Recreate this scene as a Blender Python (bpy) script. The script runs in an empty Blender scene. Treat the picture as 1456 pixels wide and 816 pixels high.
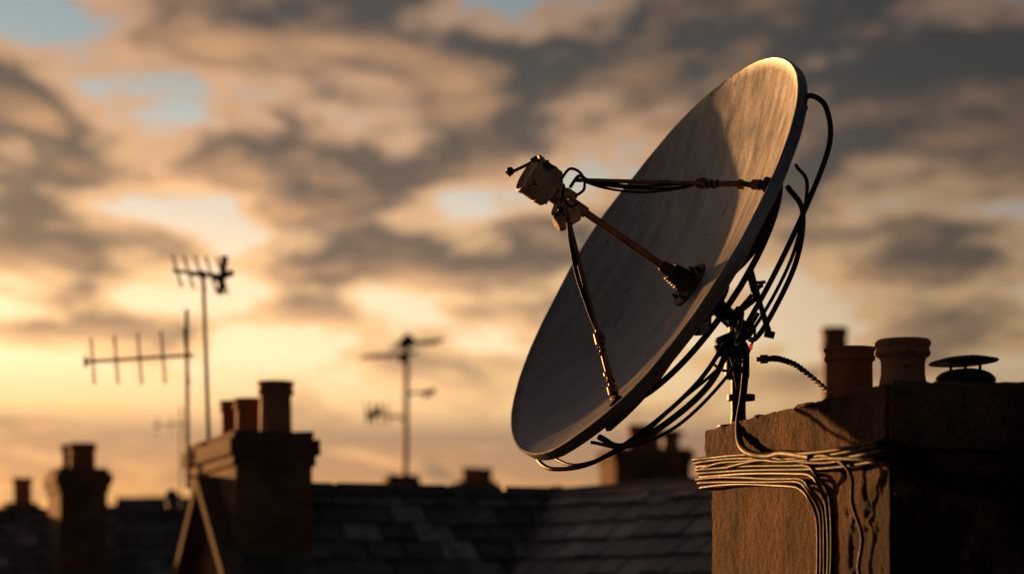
import bpy, bmesh, math, random
from mathutils import Vector, Matrix, noise
random.seed(7)
scene = bpy.context.scene
scene.view_settings.view_transform = 'Standard'
scene.view_settings.look = 'None'
scene.view_settings.exposure = 0
COL = scene.collection
# z = 0 is the photographer's eye level; the street lies 9 m below
GROUND = -9.0
SUN = Vector((-0.505, 0.86, 0.088)).normalized()

# ------------------------------------------------------------ materials
def newmat(name):
    m = bpy.data.materials.new(name); m.use_nodes = True
    nt = m.node_tree
    return m, nt, nt.nodes['Principled BSDF']

def weathered(name, c1, c2, scale=6, rough=0.8, metallic=0.0, bump=0.3, bscale=60, stretch=(1,1,1), dist=0.01,
              spots=None, spot_scale=20, spot_lo=0.62, spec=0.5, rough2=None):
    m, nt, p = newmat(name)
    N, L = nt.nodes, nt.links
    tc = N.new('ShaderNodeTexCoord'); mp = N.new('ShaderNodeMapping')
    mp.inputs['Scale'].default_value = stretch
    L.new(tc.outputs['Object'], mp.inputs['Vector'])
    n = N.new('ShaderNodeTexNoise'); n.inputs['Scale'].default_value = scale
    n.inputs['Detail'].default_value = 8; n.inputs['Roughness'].default_value = 0.62
    L.new(mp.outputs[0], n.inputs['Vector'])
    r = N.new('ShaderNodeValToRGB')
    r.color_ramp.elements[0].position = 0.35; r.color_ramp.elements[0].color = (*c1, 1)
    r.color_ramp.elements[1].position = 0.65; r.color_ramp.elements[1].color = (*c2, 1)
    L.new(n.outputs[0], r.inputs[0])
    out = r.outputs[0]
    if spots:
        s = N.new('ShaderNodeTexNoise'); s.inputs['Scale'].default_value = spot_scale
        s.inputs['Detail'].default_value = 5; s.inputs['Roughness'].default_value = 0.7
        L.new(tc.outputs['Object'], s.inputs['Vector'])
        mr = N.new('ShaderNodeMapRange'); mr.inputs[1].default_value = spot_lo; mr.inputs[2].default_value = spot_lo + 0.04
        L.new(s.outputs[0], mr.inputs[0])
        mx = N.new('ShaderNodeMix'); mx.data_type = 'RGBA'
        L.new(mr.outputs[0], mx.inputs[0]); L.new(out, mx.inputs[6]); mx.inputs[7].default_value = (*spots, 1)
        out = mx.outputs[2]
    L.new(out, p.inputs['Base Color'])
    p.inputs['Metallic'].default_value = metallic
    p.inputs['Specular IOR Level'].default_value = spec
    mr2 = N.new('ShaderNodeMapRange'); mr2.inputs[1].default_value = 0.3; mr2.inputs[2].default_value = 0.7
    mr2.inputs[3].default_value = rough; mr2.inputs[4].default_value = rough2 if rough2 else min(1, rough + 0.15)
    L.new(n.outputs[0], mr2.inputs[0]); L.new(mr2.outputs[0], p.inputs['Roughness'])
    if bump:
        b = N.new('ShaderNodeTexNoise'); b.inputs['Scale'].default_value = bscale; b.inputs['Detail'].default_value = 6
        L.new(tc.outputs['Object'], b.inputs['Vector'])
        bp = N.new('ShaderNodeBump'); bp.inputs['Strength'].default_value = bump; bp.inputs['Distance'].default_value = dist
        L.new(b.outputs[0], bp.inputs['Height']); L.new(bp.outputs[0], p.inputs['Normal'])
    return m

def brick_mat(name, c1, c2, mortar, scale=1.0, bw=0.22, bh=0.075, ms=0.012, bump=0.6):
    m, nt, p = newmat(name)
    N, L = nt.nodes, nt.links
    tc = N.new('ShaderNodeTexCoord')
    sep = N.new('ShaderNodeSeparateXYZ'); L.new(tc.outputs['Object'], sep.inputs[0])
    add = N.new('ShaderNodeMath'); add.operation = 'ADD'
    L.new(sep.outputs[0], add.inputs[0]); L.new(sep.outputs[1], add.inputs[1])
    cmb = N.new('ShaderNodeCombineXYZ'); L.new(add.outputs[0], cmb.inputs[0]); L.new(sep.outputs[2], cmb.inputs[1])
    b = N.new('ShaderNodeTexBrick'); L.new(cmb.outputs[0], b.inputs['Vector'])
    b.inputs['Scale'].default_value = scale; b.inputs['Brick Width'].default_value = bw
    b.inputs['Row Height'].default_value = bh; b.inputs['Mortar Size'].default_value = ms
    b.inputs['Mortar Smooth'].default_value = 0.4
    b.inputs['Color1'].default_value = (*c1, 1); b.inputs['Color2'].default_value = (*c2, 1); b.inputs['Mortar'].default_value = (*mortar, 1)
    n = N.new('ShaderNodeTexNoise'); n.inputs['Scale'].default_value = 5; n.inputs['Detail'].default_value = 7
    L.new(tc.outputs['Object'], n.inputs['Vector'])
    mr = N.new('ShaderNodeMapRange'); mr.inputs[1].default_value = 0.3; mr.inputs[2].default_value = 0.7
    mr.inputs[3].default_value = 0.45; mr.inputs[4].default_value = 1.2; L.new(n.outputs[0], mr.inputs[0])
    mx = N.new('ShaderNodeMix'); mx.data_type = 'RGBA'; mx.blend_type = 'MULTIPLY'; mx.inputs[0].default_value = 1
    L.new(b.outputs[0], mx.inputs[6]); L.new(mr.outputs[0], mx.inputs[7])
    L.new(mx.outputs[2], p.inputs['Base Color']); p.inputs['Roughness'].default_value = 0.9
    bp = N.new('ShaderNodeBump'); bp.inputs['Strength'].default_value = bump; bp.inputs['Distance'].default_value = 0.01
    bp.invert = True
    L.new(b.outputs[1], bp.inputs['Height']); L.new(bp.outputs[0], p.inputs['Normal'])
    return m

def slate_mat():
    m, nt, p = newmat('slate')
    N, L = nt.nodes, nt.links
    g = N.new('ShaderNodeNewGeometry')
    r = N.new('ShaderNodeValToRGB'); e = r.color_ramp.elements
    e[0].color = (0.06, 0.057, 0.06, 1); e[1].color = (0.44, 0.40, 0.37, 1)
    k = e.new(0.7); k.color = (0.17, 0.16, 0.16, 1)
    L.new(g.outputs['Random Per Island'], r.inputs[0])
    tc = N.new('ShaderNodeTexCoord'); n = N.new('ShaderNodeTexNoise')
    n.inputs['Scale'].default_value = 9; n.inputs['Detail'].default_value = 8; L.new(tc.outputs['Object'], n.inputs['Vector'])
    mr = N.new('ShaderNodeMapRange'); mr.inputs[1].default_value = 0.3; mr.inputs[2].default_value = 0.7
    mr.inputs[3].default_value = 0.5; mr.inputs[4].default_value = 1.4; L.new(n.outputs[0], mr.inputs[0])
    mx = N.new('ShaderNodeMix'); mx.data_type = 'RGBA'; mx.blend_type = 'MULTIPLY'; mx.inputs[0].default_value = 1
    L.new(r.outputs[0], mx.inputs[6]); L.new(mr.outputs[0], mx.inputs[7]); L.new(mx.outputs[2], p.inputs['Base Color'])
    p.inputs['Roughness'].default_value = 0.38
    bp = N.new('ShaderNodeBump'); bp.inputs['Strength'].default_value = 0.5; bp.inputs['Distance'].default_value = 0.01
    L.new(n.outputs[0], bp.inputs['Height']); L.new(bp.outputs[0], p.inputs['Normal'])
    return m

def dish_mat():
    m, nt, p = newmat('weathered_dish_paint')
    N, L = nt.nodes, nt.links
    tc = N.new('ShaderNodeTexCoord')
    def nz(scale, detail, st, rough=0.6):
        mp = N.new('ShaderNodeMapping'); mp.inputs['Scale'].default_value = st
        L.new(tc.outputs['Object'], mp.inputs['Vector'])
        n = N.new('ShaderNodeTexNoise'); n.inputs['Scale'].default_value = scale
        n.inputs['Detail'].default_value = detail; n.inputs['Roughness'].default_value = rough
        L.new(mp.outputs[0], n.inputs['Vector']); return n.outputs[0]
    streak = nz(9, 8, (2.4, 0.30, 2.4)); blot = nz(3.2, 8, (1, 1, 1), 0.65); chip = nz(15, 7, (1.5, 0.6, 1), 0.72)
    r = N.new('ShaderNodeValToRGB'); e = r.color_ramp.elements
    e[0].position = 0.28; e[0].color = (0.23, 0.238, 0.26, 1); e[1].position = 0.72; e[1].color = (0.44, 0.445, 0.465, 1)
    L.new(streak, r.inputs[0])
    mr = N.new('ShaderNodeMapRange'); mr.inputs[1].default_value = 0.3; mr.inputs[2].default_value = 0.7
    mr.inputs[3].default_value = 0.70; mr.inputs[4].default_value = 1.12; L.new(blot, mr.inputs[0])
    mx = N.new('ShaderNodeMix'); mx.data_type = 'RGBA'; mx.blend_type = 'MULTIPLY'; mx.inputs[0].default_value = 1
    L.new(r.outputs[0], mx.inputs[6]); L.new(mr.outputs[0], mx.inputs[7])
    mc = N.new('ShaderNodeMapRange'); mc.inputs[1].default_value = 0.635; mc.inputs[2].default_value = 0.66; L.new(chip, mc.inputs[0])
    m2 = N.new('ShaderNodeMix'); m2.data_type = 'RGBA'; L.new(mc.outputs[0], m2.inputs[0]); L.new(mx.outputs[2], m2.inputs[6])
    m2.inputs[7].default_value = (0.06, 0.035, 0.022, 1)
    L.new(m2.outputs[2], p.inputs['Base Color'])
    p.inputs['Metallic'].default_value = 0.68
    rr = N.new('ShaderNodeMapRange'); rr.inputs[1].default_value = 0.3; rr.inputs[2].default_value = 0.7
    rr.inputs[3].default_value = 0.34; rr.inputs[4].default_value = 0.50; L.new(streak, rr.inputs[0]); L.new(rr.outputs[0], p.inputs['Roughness'])
    ad = N.new('ShaderNodeMath'); ad.operation = 'ADD'; L.new(blot, ad.inputs[0]); L.new(chip, ad.inputs[1])
    bp = N.new('ShaderNodeBump'); bp.inputs['Strength'].default_value = 0.25; bp.inputs['Distance'].default_value = 0.007
    L.new(ad.outputs[0], bp.inputs['Height']); L.new(bp.outputs[0], p.inputs['Normal'])
    return m

def stucco_mat():
    m, nt, p = newmat('old_render')
    N, L = nt.nodes, nt.links
    tc = N.new('ShaderNodeTexCoord')
    def nz(scale, det=8, ro=0.65):
        n = N.new('ShaderNodeTexNoise'); n.inputs['Scale'].default_value = scale; n.inputs['Detail'].default_value = det
        n.inputs['Roughness'].default_value = ro; L.new(tc.outputs['Object'], n.inputs['Vector']); return n.outputs[0]
    a = nz(4.0); g = nz(90, 4, 0.7); g2 = nz(28, 6)
    r = N.new('ShaderNodeValToRGB'); e = r.color_ramp.elements
    e[0].position = 0.38; e[0].color = (0.07, 0.034, 0.020, 1); e[1].position = 0.64; e[1].color = (0.27, 0.14, 0.08, 1)
    L.new(a, r.inputs[0])
    mr = N.new('ShaderNodeMapRange'); mr.inputs[1].default_value = 0.35; mr.inputs[2].default_value = 0.65
    mr.inputs[3].default_value = 0.42; mr.inputs[4].default_value = 1.3; L.new(g, mr.inputs[0])
    mx = N.new('ShaderNodeMix'); mx.data_type = 'RGBA'; mx.blend_type = 'MULTIPLY'; mx.inputs[0].default_value = 1
    L.new(r.outputs[0], mx.inputs[6]); L.new(mr.outputs[0], mx.inputs[7])
    at = N.new('ShaderNodeAttribute'); at.attribute_name = 'damage'
    m2 = N.new('ShaderNodeMix'); m2.data_type = 'RGBA'; L.new(at.outputs['Fac'], m2.inputs[0]); L.new(mx.outputs[2], m2.inputs[6])
    m2.inputs[7].default_value = (0.04, 0.025, 0.018, 1)
    L.new(m2.outputs[2], p.inputs['Base Color']); p.inputs['Roughness'].default_value = 0.92
    p.inputs['Specular IOR Level'].default_value = 0.25
    ad = N.new('ShaderNodeMath'); ad.operation = 'MULTIPLY_ADD'; L.new(g2, ad.inputs[0]); ad.inputs[1].default_value = 1.5; L.new(g, ad.inputs[2])
    bp = N.new('ShaderNodeBump'); bp.inputs['Strength'].default_value = 0.9; bp.inputs['Distance'].default_value = 0.010
    L.new(ad.outputs[0], bp.inputs['Height']); L.new(bp.outputs[0], p.inputs['Normal'])
    return m

M_DISH = dish_mat(); M_STUC = stucco_mat(); M_SLATE = slate_mat()
M_DARKMETAL = weathered('dark_steel', (0.03, 0.026, 0.023), (0.08, 0.065, 0.05), 25, 0.42, 0.6, 0.3, 120, dist=0.003)
M_FEED = weathered('rusty_feed_paint', (0.36, 0.26, 0.22), (0.52, 0.43, 0.38), 14, 0.5, 0.1, 0.4, 70, spots=(0.12, 0.045, 0.025), spot_scale=28, spot_lo=0.57, dist=0.004)
M_COPPER = weathered('rusty_tube', (0.18, 0.085, 0.05), (0.36, 0.20, 0.13), 30, 0.4, 0.6, 0.3, 150, dist=0.002)
M_CABLE = weathered('black_cable', (0.008, 0.007, 0.006), (0.018, 0.015, 0.012), 30, 0.5, 0.0, 0.2, 150, dist=0.002, spec=0.2)
M_CABLE2 = weathered('brown_cable', (0.02, 0.011, 0.006), (0.05, 0.028, 0.014), 30, 0.45, 0.0, 0.2, 150, dist=0.002, spec=0.3)
M_TERRA = weathered('terracotta', (0.36, 0.10, 0.04), (0.58, 0.20, 0.08), 9, 0.6, 0, 0.5, 50, spots=(0.12, 0.055, 0.035), spot_scale=12, spot_lo=0.60, dist=0.006)
M_BUFF = weathered('sooty_buff_clay', (0.32, 0.125, 0.06), (0.50, 0.24, 0.13), 9, 0.6, 0, 0.5, 50, spots=(0.07, 0.042, 0.03), spot_scale=10, spot_lo=0.57, dist=0.006)
M_SOOT = weathered('sooty_metal', (0.03, 0.026, 0.026), (0.07, 0.06, 0.06), 12, 0.5, 0.4, 0.3, 80, dist=0.004)
M_LEAD = weathered('lead', (0.07, 0.07, 0.072), (0.14, 0.135, 0.135), 8, 0.5, 0.3, 0.3, 30, dist=0.006)
M_MORTAR = weathered('mortar', (0.11, 0.068, 0.045), (0.26, 0.17, 0.115), 12, 0.9, 0, 0.9, 60)
M_BRICK = brick_mat('sooty_brick', (0.32, 0.14, 0.07), (0.20, 0.09, 0.048), (0.24, 0.15, 0.095))
M_WALL = brick_mat('house_brick', (0.36, 0.19, 0.10), (0.28, 0.13, 0.075), (0.34, 0.26, 0.19))
M_ALU = weathered('aerial_aluminium', (0.07, 0.06, 0.055), (0.14, 0.12, 0.11), 20, 0.5, 0.5, 0, 50)
M_GLASS = weathered('window_glass', (0.02, 0.025, 0.03), (0.03, 0.035, 0.04), 3, 0.08, 0, 0, 10)
M_FRAME = weathered('white_window_frame', (0.55, 0.55, 0.53), (0.7, 0.7, 0.68), 8, 0.5, 0, 0, 10)
M_GROUND = weathered('ground', (0.04, 0.04, 0.04), (0.07, 0.065, 0.06), 0.3, 0.9, 0, 0.4, 5, dist=0.05)
M_ROAD = weathered('asphalt', (0.04, 0.04, 0.042), (0.06, 0.06, 0.06), 3, 0.85, 0, 0.3, 60)
M_RED, _nt, _p = newmat('red_indicator'); _p.inputs['Base Color'].default_value = (0.6, 0.02, 0.01, 1)
_p.inputs['Emission Color'].default_value = (1, 0.03, 0.02, 1); _p.inputs['Emission Strength'].default_value = 0.7

# ------------------------------------------------------------ helpers
def empty(name, loc=(0, 0, 0)):
    e = bpy.data.objects.new(name, None); e.location = loc; COL.objects.link(e)
    bpy.context.view_layer.update(); return e

def link(ob, parent=None, m=None):
    COL.objects.link(ob)
    if m: ob.data.materials.append(m)
    if parent is not None:
        ob.parent = parent; ob.matrix_parent_inverse = parent.matrix_world.inverted()
    return ob

def from_bm(bm, name, parent, m, smooth=False):
    me = bpy.data.meshes.new(name); bmesh.ops.recalc_face_normals(bm, faces=bm.faces)
    bm.to_mesh(me); bm.free()
    if smooth:
        for f in me.polygons: f.use_smooth = True
        me.set_sharp_from_angle(angle=math.radians(40))
    return link(bpy.data.objects.new(name, me), parent, m)

def catmull(pts, n=8):
    P = [Vector(p) for p in pts]
    if len(P) < 3: return P
    P = [P[0] * 2 - P[1]] + P + [P[-1] * 2 - P[-2]]
    out = []
    for i in range(1, len(P) - 2):
        a, b, c, d = P[i - 1:i + 3]
        for k in range(n):
            t = k / n
            out.append(0.5 * (2 * b + (c - a) * t + (2 * a - 5 * b + 4 * c - d) * t * t + (-a + 3 * b - 3 * c + d) * t ** 3))
    out.append(P[-2]); return out

def tubes(name, paths, parent, m, r=0.006, res=4):
    cu = bpy.data.curves.new(name, 'CURVE'); cu.dimensions = '3D'; cu.bevel_depth = 1.0; cu.bevel_resolution = res; cu.use_fill_caps = True
    for pth in paths:
        rad = r
        if isinstance(pth, tuple) and isinstance(pth[1], float): pth, rad = pth
        q = catmull(pth) if len(pth) > 2 else [Vector(a) for a in pth]
        s = cu.splines.new('POLY'); s.points.add(len(q) - 1)
        for a, b in zip(s.points, q): a.co = (*b, 1); a.radius = rad
        s.use_smooth = True
    return link(bpy.data.objects.new(name, cu), parent, m)

def lathe(bm, prof, M=Matrix(), seg=48, jitter=0):
    rings = []
    for r, z in prof:
        if r < 1e-5: rings.append([bm.verts.new(M @ Vector((0, 0, z)))]); continue
        ring = []
        for i in range(seg):
            a = 2 * math.pi * i / seg
            p = Vector((r * math.cos(a), r * math.sin(a), z))
            if jitter: p += noise.noise_vector(p * 14) * jitter
            ring.append(bm.verts.new(M @ p))
        rings.append(ring)
    for a, b in zip(rings, rings[1:]):
        for i in range(seg):
            j = (i + 1) % seg
            if len(a) == 1 and len(b) == 1: continue
            if len(a) == 1: bm.faces.new((a[0], b[i], b[j]))
            elif len(b) == 1: bm.faces.new((a[i], a[j], b[0]))
            else: bm.faces.new((a[i], a[j], b[j], b[i]))

def box(bm, M, sx, sy, sz, bev=0.0):
    g = bmesh.ops.create_cube(bm, size=1, matrix=M @ Matrix.Diagonal((sx, sy, sz, 1)))
    if bev:
        es = list({e for v in g['verts'] for e in v.link_edges})
        bmesh.ops.bevel(bm, geom=es, offset=bev, segments=2, affect='EDGES')

def align(p, d, up=(0, 0, 1)):
    d = Vector(d).normalized(); M = d.to_track_quat('Z', 'Y').to_matrix().to_4x4(); M.translation = Vector(p); return M

def rough_block(name, parent, m, o, e1, e2, l1, l2, z0, z1, cuts=24, amp=0.006, damage=None):
    """block with one corner at o, sides along e1 (length l1), e2 (length l2)"""
    bm = bmesh.new(); bmesh.ops.create_cube(bm, size=1)
    bmesh.ops.bevel(bm, geom=list(bm.edges), offset=0.012, segments=2, affect='EDGES')
    bmesh.ops.subdivide_edges(bm, edges=[e for e in bm.edges if e.calc_length() > 0.5], cuts=cuts, use_grid_fill=True)
    o = Vector((*o, 0)); e1 = Vector((*e1, 0)); e2 = Vector((*e2, 0))
    dl = bm.verts.layers.float.new('damage')
    for v in bm.verts:
        a, b, c = v.co + Vector((.5, .5, .5))
        p = o + e1 * (a * l1) + e2 * (b * l2) + Vector((0, 0, z0 + (z1 - z0) * c))
        cen = o + e1 * l1 / 2 + e2 * l2 / 2
        nrm = Vector((p.x - cen.x, p.y - cen.y, 0)).normalized()
        p += noise.noise_vector(p * 9) * amp * 0.6 + noise.noise_vector(p * 31) * amp * 0.45
        if damage:
            d = damage(p)
            v[dl] = d; p -= nrm * 0.010 * d
        v.co = p
    return from_bm(bm, name, parent, m, True)

def frame2(deg):
    a = math.radians(deg)
    return Vector((math.cos(a), math.sin(a))), Vector((-math.sin(a), math.cos(a)))

# ------------------------------------------------------------ satellite dish
R, DEPTH = 0.814, 0.195
u = Vector((0.264, -0.95, -0.167)).normalized(); v_ = Vector((0.522, 0, 0.853)).normalized()
n_ = u.cross(v_).normalized(); u = v_.cross(n_).normalized()
C = Vector((0.482, 7.5, 1.241))
VTX = C - n_ * DEPTH
DM = Matrix((( u.x, v_.x, n_.x, VTX.x), (u.y, v_.y, n_.y, VTX.y), (u.z, v_.z, n_.z, VTX.z), (0, 0, 0, 1)))
DF = DM @ Matrix.Translation((0, 0, 0.03))      # feed frame
def D(th, r, z=None):
    a = math.radians(th)
    if z is None: z = DEPTH * r * r
    return DM @ Vector((R * r * math.cos(a), R * r * math.sin(a), z))
def DZ(th, r, z): return D(th, r, z + 0.03)
dish = empty('satellite_dish', (0.805, 7.5, 0.63))

bm = bmesh.new()
prof = [(0, 0)] + [(R * i / 26, DEPTH * (i / 26) ** 2) for i in range(1, 27)]
prof += [(R + 0.003, DEPTH + 0.003), (R + 0.008, DEPTH + 0.003), (R + 0.011, DEPTH - 0.002), (R + 0.009, DEPTH - 0.036), (R + 0.002, DEPTH - 0.042), (R - 0.02, DEPTH - 0.042)]
prof += [(R * i / 20 , DEPTH * (i / 20) ** 2 - 0.024) for i in range(19, 0, -1)] + [(0, -0.024)]
lathe(bm, prof, Matrix(), 160)
for vv in bm.verts:
    p = vv.co; vv.co = p + Vector((0, 0, 1)) * (noise.noise(p * 2.5) * 0.007 + noise.noise(p * 9) * 0.0015)
ref = from_bm(bm, 'reflector', None, M_DISH, True)
ref.matrix_world = DM
ref.parent = dish; bpy.context.view_layer.update(); ref.matrix_parent_inverse = dish.matrix_world.inverted()

# back ribs + back hub
bm = bmesh.new()
for k in range(10):
    th = 18 + 36 * k
    for i in range(8):
        r0 = 0.12 + i * 0.105; r1 = r0 + 0.105
        p0 = D(th, r0, DEPTH * r0 * r0 - 0.040); p1 = D(th, r1, DEPTH * r1 * r1 - 0.040)
        M = align((p0 + p1) / 2, p1 - p0); 
        box(bm, M, 0.02, 0.035, (p1 - p0).length * 1.03)
lathe(bm, [(0, -0.026), (0.17, -0.026), (0.17, -0.055), (0.10, -0.06), (0.085, -0.11), (0, -0.11)], DM, 32)
from_bm(bm, 'back_ribs', dish, M_DARKMETAL)
tubes('back_ring', [([D(t, 0.62, DEPTH * 0.385 - 0.065) for t in range(0, 361, 15)], 0.011)], dish, M_DARKMETAL)

# centre hub with clamp nuts and spring collar
bm = bmesh.new()
lathe(bm, [(0, 0.0), (0.088, 0.004), (0.086, 0.010), (0.050, 0.014), (0.044, 0.020), (0.040, 0.045), (0.027, 0.05), (0.027, 0.068), (0.034, 0.071), (0.034, 0.088), (0.024, 0.092), (0.020, 0.13), (0.015, 0.135), (0, 0.135)], DM, 32)
for k in range(6):
    a = k * math.pi / 3
    lathe(bm, [(0, 0.0), (0.009, 0.0), (0.009, 0.018), (0.005, 0.02), (0.005, 0.028), (0, 0.028)], DM @ Matrix.Translation((0.066 * math.cos(a), 0.066 * math.sin(a), 0.004)), 6)
from_bm(bm, 'hub', dish, M_DARKMETAL, True)
tubes('hub_spring', [([DM @ Vector(((0.040 - .010 * t / 40) * math.cos(t * .9), (0.040 - .010 * t / 40) * math.sin(t * .9), 0.028 + t * 0.0016)) for t in range(42)], 0.005)], dish, M_DARKMETAL)
tubes('feed_tube', [([DM @ Vector((0, 0, 0.1)), DF @ Vector((0, 0, 0.50))], 0.0135), ([DF @ Vector((0, 0, 0.44)), DF @ Vector((0, 0, 0.52))], 0.02)], dish, M_COPPER)

# feed head
bm = bmesh.new()
FM = DF @ Matrix.Translation((0, 0, 0.585))
lathe(bm, [(0, -0.002), (0.055, -0.002), (0.064, 0.002), (0.070, 0.008), (0.071, 0.03), (0.073, 0.032), (0.073, 0.038), (0.071, 0.04), (0.071, 0.088), (0.074, 0.09), (0.074, 0.104), (0.068, 0.108), (0.062, 0.104), (0.058, 0.096), (0, 0.092)], FM, 40)
from_bm(bm, 'feed_drum', dish, M_FEED, True)
bm = bmesh.new()
BM_ = DF @ Matrix.Translation((0.015, -0.035, 0.51)) @ Matrix.Rotation(0.5, 4, 'Y') @ Matrix.Rotation(0.3, 4, 'X')
box(bm, BM_, 0.075, 0.07, 0.075, 0.01)
lathe(bm, [(0, -0.05), (0.03, -0.05), (0.036, -0.042), (0.036, 0.03), (0.028, 0.04), (0, 0.04)], DF @ Matrix.Translation((0.02, -0.06, 0.50)) @ Matrix.Rotation(1.1, 4, 'X'), 20)
lathe(bm, [(0, 0), (0.028, 0), (0.028, 0.02), (0.04, 0.03), (0.04, 0.06), (0.0, 0.06)], DF @ Matrix.Translation((0, 0, 0.53)), 24)
box(bm, DF @ Matrix.Translation((-0.02, 0.02, 0.525)), 0.09, 0.03, 0.05, 0.006)
from_bm(bm, 'feed_bracket', dish, M_FEED, True)
bm = bmesh.new()
for k in range(8):
    a = k * math.pi / 4
    lathe(bm, [(0, 0.0), (0.006, 0.0), (0.006, 0.008), (0, 0.009)], FM @ Matrix.Translation((0.05 * math.cos(a), 0.05 * math.sin(a), -0.008)), 6)
for px_, py_ in ((0.05, -0.05), (0.04, -0.075), (-0.03, -0.03)):
    lathe(bm, [(0, -0.012), (0.01, -0.012), (0.01, 0.012), (0.005, 0.014), (0.005, 0.024), (0, 0.024)], DF @ Matrix.Translation((px_, py_, 0.53)), 6)
from_bm(bm, 'feed_bolts', dish, M_DARKMETAL)
fa = [(0.145, 7.30, 1.512), (0.105, 7.29, 1.523), (0.082, 7.28, 1.536), (0.06, 7.28, 1.522), (0.015, 7.28, 1.500), (-0.008, 7.28, 1.492)]
tubes('feed_arm', [(fa, 0.0055), ([(0.088, 7.28, 1.542), (0.066, 7.28, 1.528)], 0.010), ([(0.004, 7.28, 1.502), (-0.016, 7.28, 1.484)], 0.012), ([(-0.004, 7.28, 1.482), (-0.012, 7.28, 1.507)], 0.009),
                   ([(0.125, 7.29, 1.50), (0.122, 7.285, 1.535)], 0.006)], dish, M_DARKMETAL)

# struts with cables
def lerp(a, b, t): return Vector(a) * (1 - t) + Vector(b) * t
def strut(name, a, b, sag, clamp_t):
    a = Vector(a); b = Vector(b); d = b - a
    paths = [([a, b], 0.0075)]
    for k in range(3):
        off = Vector(sag) * (0.6 + 0.5 * k)
        side = noise.noise_vector(Vector((k * 3.3, 1, 2))) * 0.01
        pts = [a + side]
        for t in (0.15, 0.35, 0.55, clamp_t):
            w = math.sin(min(t / clamp_t, 1) * math.pi)
            pts.append(lerp(a, b, t) + off * w + noise.noise_vector(Vector((t * 9, k, 0))) * 0.006)
        pts += [lerp(a, b, 0.5 + clamp_t / 2) + side * 1.6 + Vector(sag) * (k - 1) * .5, b + side]
        paths.append((pts, 0.0042))
    tubes(name + '_cables', paths[1:], dish, M_CABLE)
    tubes(name, paths[:1] + [([lerp(a, b, clamp_t - .03), lerp(a, b, clamp_t + .02)], 0.017),
          ([lerp(a, b, clamp_t + .04), lerp(a, b, .97)], 0.010), ([lerp(a, b, .93), lerp(a, b, .965)], 0.018),
          ([lerp(a, b, .86), lerp(a, b, .875)], 0.017), ([lerp(a, b, .985), b], 0.015)], dish, M_COPPER)
    hx = []
    dn = d.normalized(); s1 = dn.orthogonal().normalized(); s2 = dn.cross(s1)
    for i in range(26):
        t = clamp_t - .02 + 0.10 * i / 25
        hx.append(lerp(a, b, t) + (s1 * math.cos(i * .9) + s2 * math.sin(i * .9)) * 0.013)
    tubes(name + '_binding', [(hx, 0.003)], dish, M_CABLE)
    bm = bmesh.new(); box(bm, align(b, d), 0.035, 0.05, 0.02, 0.004); box(bm, align(lerp(a, b, .975), d), 0.022, 0.03, 0.03, 0.004)
    box(bm, align(lerp(a, b, clamp_t), d), 0.028, 0.036, 0.022, 0.004); box(bm, align(lerp(a, b, .90), d), 0.03, 0.018, 0.016, 0.003)
    from_bm(bm, name + '_foot', dish, M_DARKMETAL)
strut('upper_strut', (0.225, 7.33, 1.475), D(21, 0.95) + n_ * 0.01, (0.0, 0, -0.022), 0.68)
strut('lower_strut', (0.180, 7.33, 1.400), D(-48, 0.91) + n_ * 0.01, (-0.012, 0, -0.006), 0.70)
tubes('feed_cables', [([(0.20, 7.28, 1.44), (0.23, 7.26, 1.475), (0.26, 7.3, 1.47), (0.30, 7.3, 1.462)], 0.006),
                      ([(0.18, 7.27, 1.44), (0.175, 7.25, 1.40), (0.20, 7.26, 1.37), (0.23, 7.3, 1.39)], 0.005),
                      ([(0.17, 7.29, 1.47), (0.20, 7.26, 1.50), (0.24, 7.28, 1.485), (0.25, 7.3, 1.44), (0.22, 7.28, 1.41)], 0.005)], dish, M_CABLE)

# rear hoops / cable runs
MT = Vector((0.80, 7.52, 1.00))
tubes('rear_hoops', [
    ([DZ(54, .97, .12), DZ(51, 1.03, .125), DZ(47, 1.06, .08), DZ(36, 1.06, .04), DZ(20, 1.0, 0.02), DZ(4, .93, -0.01), DZ(-10, .8, -.06), DZ(-16, .6, -.12), MT + Vector((0.02, 0, .04))], 0.009),
    ([DZ(24, .95, .09), DZ(18, 1.02, .03), DZ(8, .98, -.04), DZ(-6, .85, -.10), DZ(-14, .62, -.16), MT + Vector((0.03, 0, 0))], 0.009),
    ([DZ(31, .95, .09), DZ(24, 1.02, .05), DZ(10, .97, -.02), DZ(-5, .86, -.07), DZ(-18, .66, -.12), MT], 0.006),
    ([DZ(-96, .97, .11), DZ(-90, 1.01, .11), DZ(-80, 1.03, .09), DZ(-66, 1.0, .04), DZ(-50, .88, -.02), DZ(-36, .68, -.09), MT + Vector((-.02, -.04, -.03))], 0.008),
    ([DZ(-88, .97, .10), DZ(-70, 1.02, .07), DZ(-56, .95, .0), DZ(-42, .78, -.06), DZ(-30, .62, -.13), MT + Vector((0, -.04, -.06))], 0.006),
    ([DZ(-60, .95, .09), DZ(-54, 1.0, .03), DZ(-46, .86, -.06), DZ(-34, .66, -.13), MT + Vector((-.01, -.05, -.02))], 0.011),
    ([DZ(-64, .95, .09), DZ(-56, .96, .0), DZ(-47, .84, -.10), DZ(-34, .6, -.18), MT + Vector((.02, -.05, -.08))], 0.006),
], dish, M_DARKMETAL)
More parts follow.
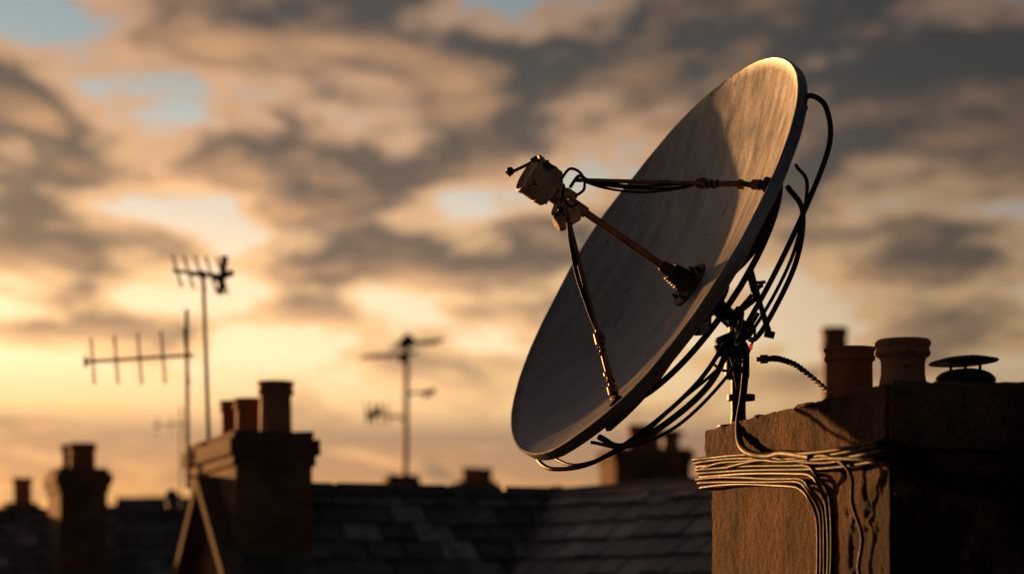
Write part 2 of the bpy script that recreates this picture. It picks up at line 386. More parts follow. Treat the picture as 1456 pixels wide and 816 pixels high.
# mount
bm = bmesh.new()
B0 = DM @ Vector((0, 0, -0.08))
box(bm, align((B0 + MT) / 2, MT - B0), 0.07, 0.05, (MT - B0).length + .06, 0.008)
box(bm, Matrix.Translation(MT + Vector((.01, 0, -.0))) @ Matrix.Rotation(.5, 4, 'Y'), 0.12, 0.07, 0.035, 0.006)
box(bm, Matrix.Translation(MT + Vector((-.03, -.02, -.05))) @ Matrix.Rotation(-.4, 4, 'Y'), 0.10, 0.06, 0.03, 0.006)
box(bm, Matrix.Translation(MT + Vector((-.01, -.04, -.10))) @ Matrix.Rotation(.2, 4, 'Y'), 0.085, 0.05, 0.05, 0.006)
lathe(bm, [(0, 0), (0.075, 0), (0.075, 0.012), (0.03, 0.014), (0.026, 0.05), (0.026, 0.33), (0.036, 0.335), (0.036, 0.36), (0, 0.36)], Matrix.Translation((0.805, 7.5, 0.626)), 24)
lathe(bm, [(0, 0), (0.040, 0), (0.044, 0.01), (0.044, 0.11), (0.034, 0.13), (0, 0.13)], Matrix.Translation((0.797, 7.47, 0.80)), 24)
lathe(bm, [(0, 0), (0.05, 0), (0.05, 0.02), (0, 0.02)], Matrix.Translation((0.812, 7.48, 0.725)), 24)
lathe(bm, [(0, -.05), (0.022, -.05), (0.022, .05), (0, .05)], Matrix.Translation((0.765, 7.44, 0.91)) @ Matrix.Rotation(1.2, 4, 'Y'), 16)
lathe(bm, [(0, -.06), (0.012, -.06), (0.012, .06), (0, .06)], Matrix.Translation((0.83, 7.42, 0.95)) @ Matrix.Rotation(1.57, 4, 'X'), 6)
lathe(bm, [(0, -.06), (0.014, -.06), (0.014, .06), (0, .06)], Matrix.Translation((0.79, 7.42, 1.03)) @ Matrix.Rotation(1.57, 4, 'X'), 6)
from_bm(bm, 'mount', dish, M_DARKMETAL, True)
tubes('actuator', [([(0.85, 7.46, 1.145), (0.905, 7.44, 0.965)], 0.0105), ([(0.84, 7.46, 1.18), (0.865, 7.46, 1.09)], 0.015), ([(0.89, 7.44, 0.958), (0.925, 7.44, 0.950)], 0.013),
                   ([(0.80, 7.5, 1.04), (0.87, 7.46, 1.12), (0.885, 7.46, 1.13)], 0.008), ([(0.76, 7.45, 1.0), (0.86, 7.45, 1.08)], 0.009), ([(0.84, 7.45, 1.135), (0.895, 7.45, 1.14)], 0.006),
                   ([(0.81, 7.45, 0.93), (0.87, 7.45, 1.03)], 0.007)], dish, M_DARKMETAL)
tubes('mount_wiring', [([(0.74, 7.40, .93), (0.77, 7.38, .95), (0.80, 7.38, .93), (0.82, 7.38, .90), (0.80, 7.4, .87), (0.77, 7.4, .85)], 0.006),
                       ([(0.70, 7.40, .85), (0.74, 7.38, .82), (0.79, 7.38, .83), (0.81, 7.40, .88)], 0.005),
                       ([(0.72, 7.4, .90), (0.76, 7.38, .88), (0.78, 7.38, .80), (0.79, 7.4, .76)], 0.005),
                       ([(0.83, 7.4, 1.0), (0.85, 7.38, .96), (0.84, 7.4, .91), (0.82, 7.4, .86)], 0.004)], dish, M_CABLE)
bm = bmesh.new(); box(bm, Matrix.Translation((0.838, 7.40, 0.905)), 0.012, 0.010, 0.022, 0.003)
from_bm(bm, 'red_indicator', dish, M_RED)
tubes('down_cable', [([(0.735, 7.40, .93), (0.77, 7.38, .935), (0.81, 7.36, .89), (0.812, 7.34, .82), (0.800, 7.31, .72), (0.783, 7.28, .63), (0.774, 7.16, .55), (0.79, 7.02, .505), (0.835, 6.88, .485), (0.868, 6.75, .485), (0.92, 6.50, .455)], 0.0125)], dish, M_CABLE)

# ------------------------------------------------------------ near chimney stack
E1, E2 = frame2(13)         # E1 to the right along front face, E2 away along left face
CO = Vector((1.068, 6.0))
near = empty('chimney_stack', (1.4, 6.9, -1.5))
def dmg(p):
    w = math.exp(-((p.y - 6.14) / 0.20) ** 2) * math.exp(-((p.z - 0.16) / 0.34) ** 2)
    nval = noise.fractal(p * 5.5 + Vector((3.1, 0, 1.7)), 0.9, 2.0, 6)
    t = (nval + 1.15 * w - 0.80) / 0.04
    return max(0.0, min(1.0, t))
ci = CO + E1 * 0.022 + E2 * 0.022
rough_block('body', near, M_STUC, ci, E1, E2, 1.06, 1.63, -1.6, 0.46, 150, 0.006, dmg)
rough_block('cap_slab', near, M_STUC, CO, E1, E2, 1.10, 1.674, 0.445, 0.63, 70, 0.011)
rough_block('mortar_flaunching', near, M_MORTAR, CO + E1 * .05 + E2 * .05, E1, E2, 1.0, 1.57, 0.60, 0.645, 40, 0.02)
def L_(s, z, off=0.0): return Vector((CO.x + E2.x * s - E1.x * off, CO.y + E2.y * s - E1.y * off, z))
def F_(q, z, off=0.0): return Vector((CO.x + E1.x * q - E2.x * off, CO.y + E1.y * q - E2.y * off, z))
wires = empty('cable_bundle', L_(0.8, 0.42, 0.02))
P1 = []; P2 = []
for i in range(9):
    z = 0.366 + i * 0.0125
    off = 0.004 + 0.008 * (i % 3) + (0.012 if i > 5 else 0)
    ph = random.random() * 6
    def wz(s): return z + 0.0028 * math.sin(s * 5 + ph) + 0.05 * (s / 1.7) - 0.012 * math.sin(s * 3.1)
    back = [Vector((*(CO + E2 * (1.70 + off) + E1 * 0.2), wz(1.8))), Vector((*(CO + E2 * (1.70 + off) + E1 * 0.04), wz(1.75)))]
    pts = back + [L_(1.67, wz(1.7), off + .006)] + [L_(s, wz(s), off + 0.003 * math.sin(s * 9 + ph)) for s in (1.45, 1.2, .95, .75)]
    if i in (0, 1, 2, 3, 5):   # turn down the face
        k = (0, 1, 2, 3, 5).index(i); sc = 0.58 - k * 0.026
        pts += [L_(sc + .10, wz(.6) - 0.004, off), L_(sc + .03, wz(.6) - 0.035, off), L_(sc, wz(.6) - 0.10, -.012), L_(sc - .004 * k + random.uniform(-.008, .008), 0.16, -.014), L_(sc + random.uniform(-.008, .008), 0.0, -.014), L_(sc + .006 * k, -0.3, -.014), L_(sc, -0.9, -.014)]
    else:
        pts += [L_(s, wz(s), off + 0.003 * math.sin(s * 9 + ph)) for s in (.5, .25, .08)]
        pts += [L_(-.012, wz(0) - .004, off + .004), F_(.03, wz(0) - 0.012, off + .01), F_(.2, wz(0) - .045 - .01 * i, off), F_(.45, wz(0) - .12 - .012 * (i % 4), off), F_(1.1, wz(0) - .3, off)]
    (P1 if i % 3 else P2).append((pts, random.choice((0.0055, 0.006, 0.0065, 0.0045))))
tubes('black_cables', P1, wires, M_CABLE); tubes('brown_cables', P2, wires, M_CABLE2)
tubes('loose_cables', [([L_(.62, .44, .02), L_(.45, .455, .03), L_(.3, .43, .03), L_(.22, .38, .02), L_(.26, .30, 0), L_(.21, .2, -.01), L_(.24, .1, -.012), L_(.14, 0.0, -.01), L_(.16, -.4, -.012)], 0.006),
                       ([L_(1.3, .475, .03), L_(1.0, .478, .03), L_(.8, .46, .035), L_(.6, .45, .03), L_(.35, .44, .035), L_(.1, .42, .03), L_(-.03, .41, .03), F_(.15, .38, .03), F_(.5, .34, .02), F_(1.1, .30, .02)], 0.0065),
                       ([L_(1.66, .49, .02), L_(1.4, .495, .03), L_(1.15, .485, .03), L_(.9, .48, .03), L_(.7, .455, .03), L_(.4, .43, .03), L_(.15, .43, .03), L_(-.03, .42, .03), F_(.2, .35, .03), F_(.6, .20, .02), F_(1.1, .1, .02)], 0.005)], wires, M_CABLE)

def pot(name, parent, loc, prof, m, seg=40, jit=0.002, rot=None):
    bm = bmesh.new(); M = Matrix.Translation(loc)
    if rot: M = M @ rot
    lathe(bm, prof, M, seg, jit); return from_bm(bm, name, parent, m, True)
def pot_prof(r, h, lip=0.012):
    return [(r * 1.06, 0), (r * 1.04, h * .12), (r * 1.0, h * .15), (r * .97, h * .72), (r * .98, h * .76), (r + lip, h * .78), (r + lip, h * .84), (r + lip * .4, h * .86), (r + lip * .5, h * .93), (r + lip * 1.3, h * .95), (r + lip * 1.3, h * .99), (r + lip, h), (r * .85, h), (r * .82, h * .95), (r * .8, h * .3), (0, h * .3)]
pot('terracotta_pot', near, (1.060, 6.62, 0.625), pot_prof(.072, .180, .006), M_TERRA)
pot('buff_pot', near, (1.178, 6.36, 0.625), [(.085, 0), (.082, .02), (.073, .03), (.066, .07), (.066, .105), (.070, .118), (.080, .124), (.083, .132), (.080, .14), (.078, .15), (.083, .156), (.083, .166), (.074, .174), (.06, .176), (.055, .16), (.05, .05), (0, .05)], M_BUFF)
cw = (1.375, 6.40, 0.625)
pot('cowl_pot', near, cw, [(.115, 0), (.112, .02), (.09, .03), (.086, .045), (.092, .055), (.09, .065), (.076, .078), (.055, .086), (.03, .09), (0, .09)], M_SOOT)
pot('cowl_hat', near, (cw[0] - .005, cw[1], cw[2] + .112), [(0, -.006), (.07, -.008), (.102, -.004), (.106, 0), (.10, .004), (.06, .014), (0, .02)], M_SOOT, rot=Matrix.Rotation(math.radians(-3), 4, 'Y'))
tubes('cowl_legs', [([(cw[0] + .05 * math.cos(a), cw[1] + .05 * math.sin(a), cw[2] + .08), (cw[0] + .05 * math.cos(a), cw[1] + .05 * math.sin(a), cw[2] + .112)], 0.005) for a in (0.3, 2.4, 4.5)], near, M_SOOT)
bm = bmesh.new()
for k in range(26):
    q, s = random.uniform(.06, .9), random.uniform(.05, 1.5)
    p = Vector((*(CO + E1 * q + E2 * s), 0.64))
    g = bmesh.ops.create_icosphere(bm, subdivisions=2, radius=random.uniform(.008, .022), matrix=Matrix.Translation(p) @ Matrix.Diagonal((1.4, 1.2, .6, 1)))
    for vv in g['verts']: vv.co += noise.noise_vector(vv.co * 60) * 0.006
from_bm(bm, 'mortar_crumbs', near, M_MORTAR, True)
# stiff twisted lead
tw = empty('twisted_cable', (1.05, 6.68, 0.66))
core = catmull([(1.06, 6.70, .655), (1.02, 6.78, .685), (0.98, 6.9, .745), (0.935, 6.95, .790), (0.89, 7.0, .815), (0.865, 7.0, .818)], 24)
hs = [[], []]
for i, c in enumerate(core):
    for k in (0, 1):
        a = i * 0.62 + k * math.pi
        hs[k].append(c + Vector((0, math.cos(a), math.sin(a))) * 0.0055)
tubes('strands', [(hs[0], 0.0055), (hs[1], 0.0055)], tw, M_CABLE)
tubes('connector', [([(0.868, 7.0, .818), (0.846, 7.0, .816)], 0.010), ([(0.848, 7.0, .816), (0.824, 7.0, .815)], 0.0145), ([(0.822, 7.0, .815), (0.812, 7.0, .815)], 0.008)], tw, M_ALU)

# ------------------------------------------------------------ slate roofed houses
def slates(bm, o, rd, dd, length, slope, pitch, z, start=0.0, sw=0.25, ex=0.2):
    """o: ridge point (x,y) ; rd ridge dir ; dd downhill horizontal dir"""
    cp, sp = math.cos(pitch), math.sin(pitch)
    rd = Vector((*rd, 0)); dn = Vector((dd[0] * cp, dd[1] * cp, -sp)); nn = rd.cross(dn).normalized()
    if nn.z < 0: nn = -nn
    O = Vector((*o, z))
    rows = int(slope / ex)
    for j in range(rows):
        x = start - (sw / 2 if j % 2 else 0)
        while x < length:
            w = sw * random.uniform(.92, 1.0)
            t0 = j * ex - 0.04; t1 = (j + 1) * ex + random.uniform(-.012, .014)
            if random.random() < .03: t1 += .035
            lift = random.uniform(.0, .010); sk = random.uniform(-.008, .008)
            a = O + rd * (x + .004) + dn * t0; b = O + rd * (x + w) + dn * t0
            c = O + rd * (x + w) + dn * (t1 + sk); d = O + rd * (x + .004) + dn * (t1 - sk)
            th = 0.014
            vs = [a + nn * .001, b + nn * .001, c + nn * (.014 + lift), d + nn * (.014 + lift)]
            top = [bm.verts.new(q + nn * th) for q in vs]; bot = [bm.verts.new(q) for q in vs]
            bm.faces.new(top); bm.faces.new(bot[::-1])
            for k in range(4):
                bm.faces.new((top[k], bot[k], bot[(k + 1) % 4], top[(k + 1) % 4]))
            x += sw
def underlay(bm, o, rd, dd, x0, x1, slope, pitch, z):
    cp, sp = math.cos(pitch), math.sin(pitch)
    rd = Vector((*rd, 0)); dn = Vector((dd[0] * cp, dd[1] * cp, -sp)); O = Vector((*o, z - .02))
    bm.faces.new([bm.verts.new(q) for q in (O + rd * x0, O + rd * x1, O + rd * x1 + dn * slope, O + rd * x0 + dn * slope)])

def house(x, y, deg, length, halfw, ridge_z, pitch_deg=38, clip=None, slate_w=.25):
    """gabled terrace house; (x,y) = left end of ridge, ridge runs along deg"""
    rd, bk = frame2(deg); fd = -bk
    pitch = math.radians(pitch_deg); h = empty('terraced_house', (x, y, ridge_z))
    slope = halfw / math.cos(pitch); eave = ridge_z - halfw * math.tan(pitch)
    for nm, dd in (('front_roof', fd), ('rear_roof', bk)):
        bm = bmesh.new()
        slates(bm, (x, y), rd, dd, length, slope, pitch, ridge_z, sw=slate_w)
        underlay(bm, (x, y), rd, dd, 0, length, slope, pitch, ridge_z)
        if clip and nm == 'front_roof':
            bmesh.ops.bisect_plane(bm, geom=bm.verts[:] + bm.edges[:] + bm.faces[:], plane_co=clip[0], plane_no=clip[1], clear_outer=True)
        me = from_bm(bm, nm, h, M_SLATE)
    bm = bmesh.new(); k = 0.0
    while k < length:
        c = Vector((x, y, ridge_z + 0.0)) + Vector((*rd, 0)) * (k + .2)
        M = Matrix.Translation(c) @ Matrix.Rotation(math.radians(deg), 4, 'Z')
        dz = random.uniform(0, .012)
        for sgn in (-1, 1):
            box(bm, M @ Matrix.Translation((0, sgn * .052, -.012 + dz)) @ Matrix.Rotation(-sgn * pitch, 4, 'X'), .385, .13, .02)
        k += .4
    from_bm(bm, 'ridge_tiles', h, M_LEAD)
    bm = bmesh.new(); X = Vector((x, y, 0)); r3 = Vector((*rd, 0)); b3 = Vector((*bk, 0)); hw = halfw - .25
    ez = ridge_z - hw * math.tan(pitch) - .05
    pts = [(-hw, GROUND), (hw, GROUND), (hw, ez), (0, ridge_z - .05), (-hw, ez)]
    A = [bm.verts.new(X + b3 * p + r3 * .05 + Vector((0, 0, q))) for p, q in pts]
    B = [bm.verts.new(X + b3 * p + r3 * (length - .05) + Vector((0, 0, q))) for p, q in pts]
    bm.faces.new(A); bm.faces.new(B[::-1])
    for i in (0, 1, 4): bm.faces.new((A[i], A[(i + 1) % 5], B[(i + 1) % 5], B[i]))
    from_bm(bm, 'walls', h, M_WALL)
    bmf = bmesh.new(); bmg = bmesh.new(); nwin = max(1, int(length / 2.2))
    for side in (-1, 1):
        for i in range(nwin):
            for zz in (GROUND + 1.6, GROUND + 4.4):
                if zz + 1 > ez: continue
                c = X + r3 * ((i + .5) * length / nwin) + b3 * side * hw + Vector((0, 0, zz))
                M = Matrix.Translation(c) @ Matrix.Rotation(math.radians(deg), 4, 'Z')
                box(bmf, M @ Matrix.Translation((0, 0, -.68)), 1.05, .16, .08); box(bmf, M @ Matrix.Translation((0, 0, .66)), 1.0, .08, .06)
                for xx in (-.46, .46): box(bmf, M @ Matrix.Translation((xx, 0, 0)), .06, .08, 1.26)
                box(bmf, M, .85, .07, .05); box(bmg, M, .86, .04, 1.26)
    from_bm(bmf, 'window_frames', h, M_FRAME); from_bm(bmg, 'window_panes', h, M_GLASS)
    bm = bmesh.new(); c = X + r3 * (length * .5 / nwin + .9) - b3 * hw + Vector((0, 0, GROUND + 1.0))
    box(bm, Matrix.Translation(c) @ Matrix.Rotation(math.radians(deg), 4, 'Z'), .85, .1, 2.0); from_bm(bm, 'door', h, M_DARKMETAL)
    return h, rd, fd

def stack(corner, deg, w, l, z0, z1, pots, m=M_BRICK):
    """corner = nearest corner; w along deg, l away"""
    e1, e2 = frame2(deg); c = Vector(corner)
    s = empty('chimney_stack', (c.x, c.y, z0))
    rough_block('brickwork', s, m, c, e1, e2, w, l, z0, z1 - .14, 10, .006)
    rough_block('corbel_lower', s, m, c - e1 * .02 - e2 * .02, e1, e2, w + .04, l + .04, z1 - .22, z1 - .15, 8, .006)
    rough_block('corbel_upper', s, m, c - e1 * .045 - e2 * .045, e1, e2, w + .09, l + .09, z1 - .152, z1 - .05, 8, .006)
    rough_block('capping', s, M_MORTAR, c - e1 * .01 - e2 * .01, e1, e2, w + .02, l + .02, z1 - .055, z1, 10, .012)
    for (a, b, r, h, mm) in pots:
        p = c + e1 * a + e2 * b
        pot('pot', s, (p.x, p.y, z1 - .03), pot_prof(r, h + .03, r * .12), mm, 28, .003)
    return s

# house A and its cross wing, meeting in a valley
r20, b20 = frame2(20); d20 = -b20
A0 = Vector((-1.80, 14.0)); AP = A0 + r20 * 2.24
rd2 = Vector((0.56, -0.83)).normalized(); dd2 = Vector((-0.83, -0.56)).normalized()
w_ = (d20 + dd2).normalized()
vn = Vector((w_.y, -w_.x, 0))
if vn.dot(Vector((*r20, 0))) < 0: vn = -vn
PA = A0 - r20 * 0.16
hA, _, _ = house(PA.x, PA.y, 20, 2.9, 3.6, 0.78, 38, clip=(Vector((*AP, 0)), vn))
# gable coping on the left end of house A
bm = bmesh.new(); pit = math.radians(38)
for sg in (1, -1):
    dd = d20 * sg
    a = Vector((*(PA - r20 * .06), .78 + .03)); e = a + Vector((dd.x * 3.5, dd.y * 3.5, -3.5 * math.tan(pit)))
    dirv = (e - a)
    M = Matrix.Translation((a + e) / 2) @ Matrix(((r20.x, dirv.normalized().x, 0, 0), (r20.y, dirv.normalized().y, 0, 0), (0, dirv.normalized().z, 1, 0), (0, 0, 0, 1)))
    box(bm, M, .16, dirv.length, .09)
from_bm(bm, 'gable_coping', hA, M_MORTAR)
# cross wing
bm = bmesh.new(); deg2 = math.degrees(math.atan2(rd2.y, rd2.x))
hB = empty('terraced_house', (AP.x, AP.y, .78))
sl = 3.4 / math.cos(pit)
slates(bm, AP, rd2, dd2, 4.0, sl, pit, .78, start=-4.0); underlay(bm, AP, rd2, dd2, -4.0, 4.0, sl, pit, .78)
bmesh.ops.bisect_plane(bm, geom=bm.verts[:] + bm.edges[:] + bm.faces[:], plane_co=Vector((*AP, 0)), plane_no=vn, clear_inner=True)
from_bm(bm, 'front_roof', hB, M_SLATE)
bm = bmesh.new(); slates(bm, AP, rd2, -dd2, 4.0, sl, pit, .78, start=0); underlay(bm, AP, rd2, -dd2, 0, 4.0, sl, pit, .78); from_bm(bm, 'rear_roof', hB, M_SLATE)
bm = bmesh.new()
for k in range(10):
    c = Vector((*(AP + rd2 * (k * .4 + .2)), .78)); M = Matrix.Translation(c) @ Matrix.Rotation(math.radians(deg2), 4, 'Z')
    for sgn in (-1, 1): box(bm, M @ Matrix.Translation((0, sgn * .052, -.012)) @ Matrix.Rotation(-sgn * pit, 4, 'X'), .385, .13, .02)
from_bm(bm, 'ridge_tiles', hB, M_LEAD)
bm = bmesh.new(); X = Vector((*AP, 0)); r3 = Vector((*rd2, 0)); b3 = Vector((*dd2, 0))
pts = [(-3.1, GROUND), (3.1, GROUND), (3.1, .73 - 3.1 * math.tan(pit)), (0, .73), (-3.1, .73 - 3.1 * math.tan(pit))]
Aa = [bm.verts.new(X + b3 * p + r3 * .4 + Vector((0, 0, q))) for p, q in pts]; Bb = [bm.verts.new(X + b3 * p + r3 * 3.9 + Vector((0, 0, q))) for p, q in pts]
bm.faces.new(Aa); bm.faces.new(Bb[::-1])
for i in (0, 1, 4): bm.faces.new((Aa[i], Aa[(i + 1) % 5], Bb[(i + 1) % 5], Bb[i]))
from_bm(bm, 'walls', hB, M_WALL)
# lead valley
bm = bmesh.new(); W3 = Vector((w_.x, w_.y, -math.tan(pit) * w_.dot(d20))).normalized(); S3 = vn
for k in range(14):
    c = Vector((*AP, .78 + .03)) + W3 * (.12 + k * .3)
    M = Matrix(((S3.x, W3.x, 0, c.x), (S3.y, W3.y, 0, c.y), (0, W3.z, 1, c.z), (0, 0, 0, 1)))
    box(bm, M, .09, .298, .02)
from_bm(bm, 'lead_valley', hB, M_LEAD)

# chimney on house A gable
c2 = A0 - r20 * .17 + d20 * .62
stack(c2, 20, .50, 1.50, -.3, 1.11, [(.32, .26, .105, .34, M_BUFF), (.26, .72, .10, .27, M_TERRA), (.24, 1.12, .095, .29, M_TERRA)])
# others
stack((-4.22, 19.7), 20, .44, .85, -1.2, 1.29, [(.24, .22, .12, .24, M_TERRA), (.2, .55, .11, .25, M_BUFF)])
stack((-5.98, 25.0), 20, .36, .6, -1.2, 1.22, [(.2, .2, .11, .30, M_TERRA)])
house(-11.0, 21.0, 5, 12.0, 4.0, 0.95, 38)
house(-6.0, 32.0, 2, 8.0, 4.0, 1.60, 38)
house(2.2, 31.5, -3, 8.5, 4.0, 1.62, 38)
stack((-1.82, 31.3), 10, .42, .5, .8, 1.94, [])
stack((-.78, 31.3), 10, .55, .6, .8, 1.85, [(.2, .2, .13, .2, M_TERRA), (.42, .3, .12, .2, M_BUFF)])
s5 = stack((1.45, 29.6), 14, 1.12, .8, .2, 2.22, [(.42, .3, .14, .34, M_TERRA), (.64, .35, .13, .32, M_BUFF), (.92, .3, .12, .2, M_BUFF)])
p5 = Vector((1.45, 29.6)) + frame2(14)[0] * .92 + frame2(14)[1] * .3
pot('cowl_hat', s5, (p5.x, p5.y, 2.43), [(0, 0), (.2, .0), (.2, .02), (.1, .07), (0, .08)], M_SOOT)
stack((4.2, 29.5), 10, .7, .6, .2, 2.5, [(.42, .3, .17, 1.42, M_BUFF)])
# roof vent
bm = bmesh.new(); lathe(bm, [(0, -.2), (.05, -.2), (.05, .12), (.08, .13), (.08, .16), (.03, .22), (0, .22)], Matrix.Translation((-3.5, 21.7, 0.97)), 20)
from_bm(bm, 'roof_vent', None, M_LEAD, True)
# house carrying the near chimney
house(-0.6, 7.6, -12, 7.5, 4.2, -1.0, 35)
for hx_, hy_, dg, ln, hw_, rz in ((-22, 34, 4, 14, 4.5, 1.1), (12, 33, -4, 14, 4.5, 1.2), (-30, 60, 2, 26, 5, 1.0), (0, 62, -2, 30, 5, 1.2)):
    house(hx_, hy_, dg, ln, hw_, rz, 36, slate_w=.5)

# ------------------------------------------------------------ aerials
def yagi(boom_a, boom_b, edir, lens, r=.006):
    a, b = Vector(boom_a), Vector(boom_b); e = Vector(edir).normalized(); P = [([a, b], r * 1.3)]
    n = len(lens)
    for i, l in enumerate(lens):
        c = lerp(a, b, (i + .3) / (n - .4)); P.append(([c - e * l / 2, c + e * l / 2], r))
    return P
an = empty('tv_aerial', (-2.228, 14.5, .9))
P = [([(-2.228, 14.5, .80), (-2.236, 14.5, 2.03)], .014)]
P += yagi((-2.92, 14.45, 1.665), (-2.19, 14.5, 1.715), (-.10, .1, 1), [.32, .34, .36, .37, .40], .009)
P += [([(-2.228, 14.5, 1.02), (-2.0, 14.35, 1.02)], .01), ([(-2.228, 14.5, .88), (-2.0, 14.35, .88)], .01), ([(-2.92, 14.45, 1.63), (-2.92, 14.45, 1.70)], .014)]
tubes('aerial_rods', P, an, M_ALU)
an = empty('tv_aerial', (-2.04, 14.2, 1.0))
P = [([(-2.035, 14.2, .95), (-2.08, 14.2, 2.25)], .014)]
P += yagi((-2.23, 13.9, 2.20), (-1.97, 14.5, 2.26), (-.3, 0, 1), [.22, .23, .25, .26, .27], .009)
P += [([(-1.99, 14.4, 2.12), (-1.96, 14.4, 2.38)], .024), ([(-2.03, 14.4, 2.22), (-1.9, 14.4, 2.27)], .022), ([(-2.16, 14.1, 2.21), (-1.94, 14.3, 2.22)], .012)]
tubes('aerial_rods', P, an, M_ALU)
an = empty('tv_aerial', (-1.57, 31, 1.5))
P = [([(-1.57, 31, 1.3), (-1.55, 31, 3.95)], .042)]
P += yagi((-2.15, 30.8, 3.62), (-1.55, 31, 3.68), (1, -.4, .1), [.3, .35, .5], .024)
P += yagi((-1.7, 31.2, 3.84), (-1.05, 30.7, 3.84), (.3, 1, .25), [.6, .5, .5, .5, .6], .024)
P += [([(-1.62, 31, 3.78), (-1.48, 31, 3.95)], .09), ([(-1.66, 31, 3.6), (-1.56, 31, 3.66)], .07), ([(-1.55, 31, 3.1), (-1.2, 30.8, 3.12)], .022), ([(-1.3, 30.8, 3.06), (-1.12, 30.8, 3.14)], .045),
      ([(-1.56, 31, 2.75), (-2.1, 30.7, 2.8)], .02)] + [([(-2.1 + k * .1, 30.7, 2.62), (-2.13 + k * .1, 30.7, 2.95)], .016) for k in range(4)] + [([(-2.1, 30.7, 2.72), (-1.9, 30.7, 2.86)], .05)]
tubes('aerial_rods', P, an, M_ALU)
an = empty('tv_aerial', (-3.5, 22.3, 1.0))
tubes('aerial_rods', [([(-3.5, 22.3, .9), (-3.5, 22.3, 2.1)], .010)] + yagi((-3.8, 22.3, 1.9), (-3.4, 22.3, 1.92), (0, .3, 1), [.2, .2, .25], .006), an, M_ALU)

# ------------------------------------------------------------ ground
bm = bmesh.new(); bmesh.ops.create_grid(bm, x_segments=8, y_segments=8, size=3000, matrix=Matrix.Translation((0, 0, GROUND)))
from_bm(bm, 'ground', None, M_GROUND)
bm = bmesh.new()
bm.faces.new([bm.verts.new(q) for q in ((-150, -6, GROUND + .004), (150, -6, GROUND + .004), (150, 1, GROUND + .004), (-150, 1, GROUND + .004))])
from_bm(bm, 'road', None, M_ROAD)
bm = bmesh.new()
for yy in (-7.0, 2.0): box(bm, Matrix.Translation((0, yy, GROUND + .06)), 300, 1.9, .12)
from_bm(bm, 'pavement', None, M_MORTAR)

# ------------------------------------------------------------ sun + sky
ld = bpy.data.lights.new('sun', 'SUN'); ld.energy = 5.0; ld.angle = math.radians(0.8); ld.color = (1.0, 0.45, 0.14)
lo = bpy.data.objects.new('sun', ld); lo.rotation_euler = (-SUN).to_track_quat('-Z', 'Y').to_euler(); COL.objects.link(lo); lo.location = (-10, 10, 12)

w = bpy.data.worlds.new('World'); scene.world = w; w.use_nodes = True
nt = w.node_tree; N, L = nt.nodes, nt.links
for x in list(N): N.remove(x)
out = N.new('ShaderNodeOutputWorld')
def val(s, inp):
    if isinstance(s, (int, float)): inp.default_value = s
    else: L.new(s, inp)
def mth(op, a, b=0.0, c=0.0, clamp=False):
    n = N.new('ShaderNodeMath'); n.operation = op; n.use_clamp = clamp
    val(a, n.inputs[0]); val(b, n.inputs[1]); val(c, n.inputs[2]); return n.outputs[0]
def mrange(a, f0, f1, t0=0.0, t1=1.0, smooth=True):
    n = N.new('ShaderNodeMapRange'); n.interpolation_type = 'SMOOTHSTEP' if smooth else 'LINEAR'
    L.new(a, n.inputs[0])
    for i, q in enumerate((f0, f1, t0, t1)): n.inputs[i + 1].default_value = q
    return n.outputs[0]
def ramp(a, stops, ip='EASE'):
    n = N.new('ShaderNodeValToRGB'); cr = n.color_ramp; cr.interpolation = ip
    while len(cr.elements) < len(stops): cr.elements.new(0.5)
    for e, (p, c) in zip(cr.elements, stops): e.position = p; e.color = (*c, 1) if len(c) == 3 else c
    L.new(a, n.inputs[0]); return n.outputs[0]
def mixc(f, a, b, mode='MIX'):
    n = N.new('ShaderNodeMix'); n.data_type = 'RGBA'; n.blend_type = mode; val(f, n.inputs[0])
    for s, i in ((a, 6), (b, 7)):
        if isinstance(s, tuple): n.inputs[i].default_value = (*s, 1)
        else: L.new(s, n.inputs[i])
    return n.outputs[2]
tc = N.new('ShaderNodeTexCoord'); sp = N.new('ShaderNodeSeparateXYZ'); L.new(tc.outputs['Generated'], sp.inputs[0])
X, Y, Z = sp.outputs
den = mth('ADD', mth('MAXIMUM', Z, 0.0), 0.12)
cx = mth('MULTIPLY', mth('DIVIDE', X, den), 1.0); cy = mth('MULTIPLY', mth('DIVIDE', Y, den), 0.72)
cb = N.new('ShaderNodeCombineXYZ'); L.new(cx, cb.inputs[0]); L.new(cy, cb.inputs[1]); cb.inputs[2].default_value = 3.7
def vadd(v, o):
    n = N.new('ShaderNodeVectorMath'); n.operation = 'ADD'; L.new(v, n.inputs[0])
    if isinstance(o, tuple): n.inputs[1].default_value = o
    else: L.new(o, n.inputs[1])
    return n.outputs[0]
def nz(v, s, d=6, r=0.5, dist=0.0):
    n = N.new('ShaderNodeTexNoise'); n.inputs['Scale'].default_value = s; n.inputs['Detail'].default_value = d
    n.inputs['Roughness'].default_value = r; n.inputs['Distortion'].default_value = dist; L.new(v, n.inputs['Vector']); return n
P0 = vadd(cb.outputs[0], (2.15, 0.6, 0))
n1 = nz(P0, 3.3, 6, 0.52, 0.2).outputs[0]
n2 = nz(vadd(P0, (-0.06, 0.08, 0)), 3.3, 6, 0.52, 0.2).outputs[0]
big = nz(vadd(P0, (5.3, 1.7, 0)), 1.5, 3, 0.5).outputs[0]
bias = mth('ADD', mrange(Z, 0.115, 0.20, -0.045, 0.105), mrange(X, 0.05, 0.24, 0.0, 0.06))
cov = mth('ADD', mth('ADD', n1, mth('MULTIPLY', mth('SUBTRACT', big, 0.5), 0.26)), bias)
e = mth('MULTIPLY', Z, 2.5, clamp=True)      # ramp position = z*2.5
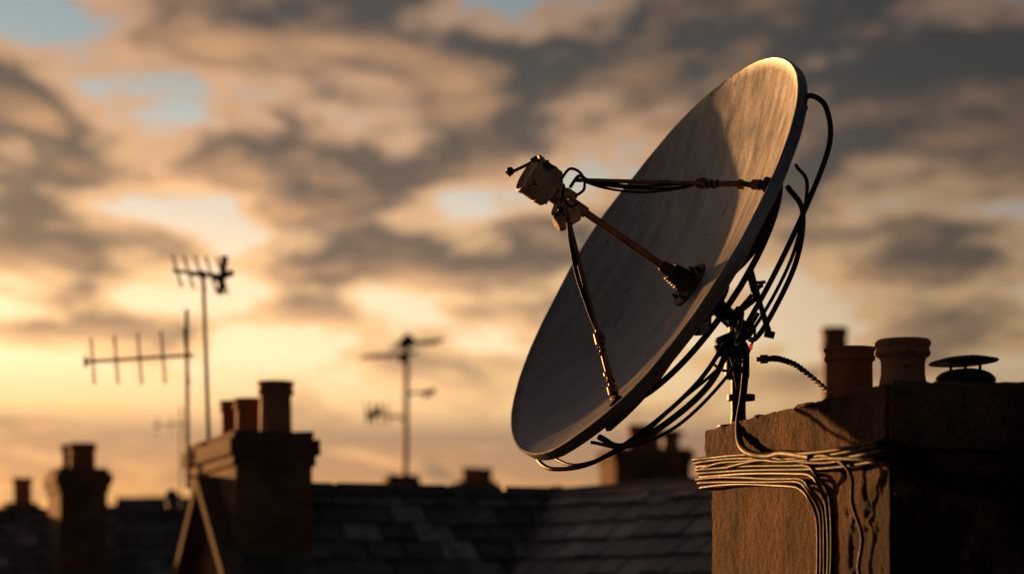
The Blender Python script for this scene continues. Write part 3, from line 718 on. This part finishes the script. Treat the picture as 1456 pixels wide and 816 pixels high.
sky = ramp(e, [(0.0, (.60, .25, .08)), (.125, (1.0, .44, .12)), (.148, (.50, .25, .13)), (.20, (.42, .235, .15)), (.232, (1.0, .62, .29)), (.29, (1.2, .90, .55)), (.38, (1.12, .84, .55)), (.48, (.70, .65, .56)), (.62, (.30, .40, .44)), (1.0, (.08, .11, .15))], 'LINEAR')
thin = ramp(e, [(0.0, (.5, .22, .08)), (.13, (.7, .33, .13)), (.2, (.42, .24, .14)), (.26, (1.0, .60, .27)), (.38, (.96, .58, .28)), (.55, (.66, .385, .215)), (.72, (.40, .245, .16)), (1.0, (.12, .10, .10))], 'LINEAR')
thick = ramp(e, [(0.0, (.22, .11, .06)), (.2, (.26, .155, .10)), (.28, (.40, .235, .14)), (.40, (.16, .098, .070)), (.6, (.068, .050, .043)), (.75, (.046, .037, .035)), (1.0, (.03, .028, .031))], 'LINEAR')
c = mixc(mrange(cov, .45, .52), sky, thin)
c = mixc(mrange(cov, .51, .63), c, thick)
lit = mth('MULTIPLY', mth('MAXIMUM', mth('SUBTRACT', n1, n2), 0.0), 2.4)
litm = mth('MULTIPLY', lit, mrange(cov, .46, .56))
c = mixc(1.0, c, mixc(1.0, (1.0, .52, .22), litm, 'MULTIPLY'), 'ADD')
# brighter around the low sun, dark away from it
dp = N.new('ShaderNodeVectorMath'); dp.operation = 'DOT_PRODUCT'; L.new(tc.outputs['Generated'], dp.inputs[0]); dp.inputs[1].default_value = Vector((SUN.x, SUN.y, 0)).normalized()
az = ramp(mth('MULTIPLY_ADD', dp.outputs['Value'], 0.5, 0.5), [(0.0, (.05, .06, .09)), (.5, (.085, .105, .155)), (.80, (.20, .21, .245)), (.87, (.44, .43, .44)), (.93, (.88, .86, .85)), (1.0, (1.2, 1.08, .96))], 'LINEAR')
c = mixc(1.0, c, az, 'MULTIPLY')
c = mixc(mrange(Z, -0.02, 0.0), (.018, .014, .011), c)
bg = N.new('ShaderNodeBackground'); L.new(c, bg.inputs[0]); bg.inputs[1].default_value = 1.0
ns = N.new('ShaderNodeTexSky'); ns.sky_type = 'NISHITA'; ns.sun_disc = False; ns.sun_elevation = math.asin(SUN.z); ns.sun_rotation = math.atan2(SUN.x, SUN.y)
bg2 = N.new('ShaderNodeBackground'); L.new(ns.outputs[0], bg2.inputs[0]); bg2.inputs[1].default_value = 0.012
ad = N.new('ShaderNodeAddShader'); L.new(bg.outputs[0], ad.inputs[0]); L.new(bg2.outputs[0], ad.inputs[1]); L.new(ad.outputs[0], out.inputs[0])

# ------------------------------------------------------------ camera
cam = bpy.data.cameras.new('camera'); cam.lens = 74.18; cam.sensor_width = 36; cam.shift_y = 0.3104
cam.clip_end = 8000; cam.clip_start = 0.1
cam.dof.use_dof = True; cam.dof.focus_distance = 7.1; cam.dof.aperture_fstop = 1.6
co = bpy.data.objects.new('camera', cam); co.rotation_euler = (math.radians(90), 0, 0); COL.objects.link(co); scene.camera = co
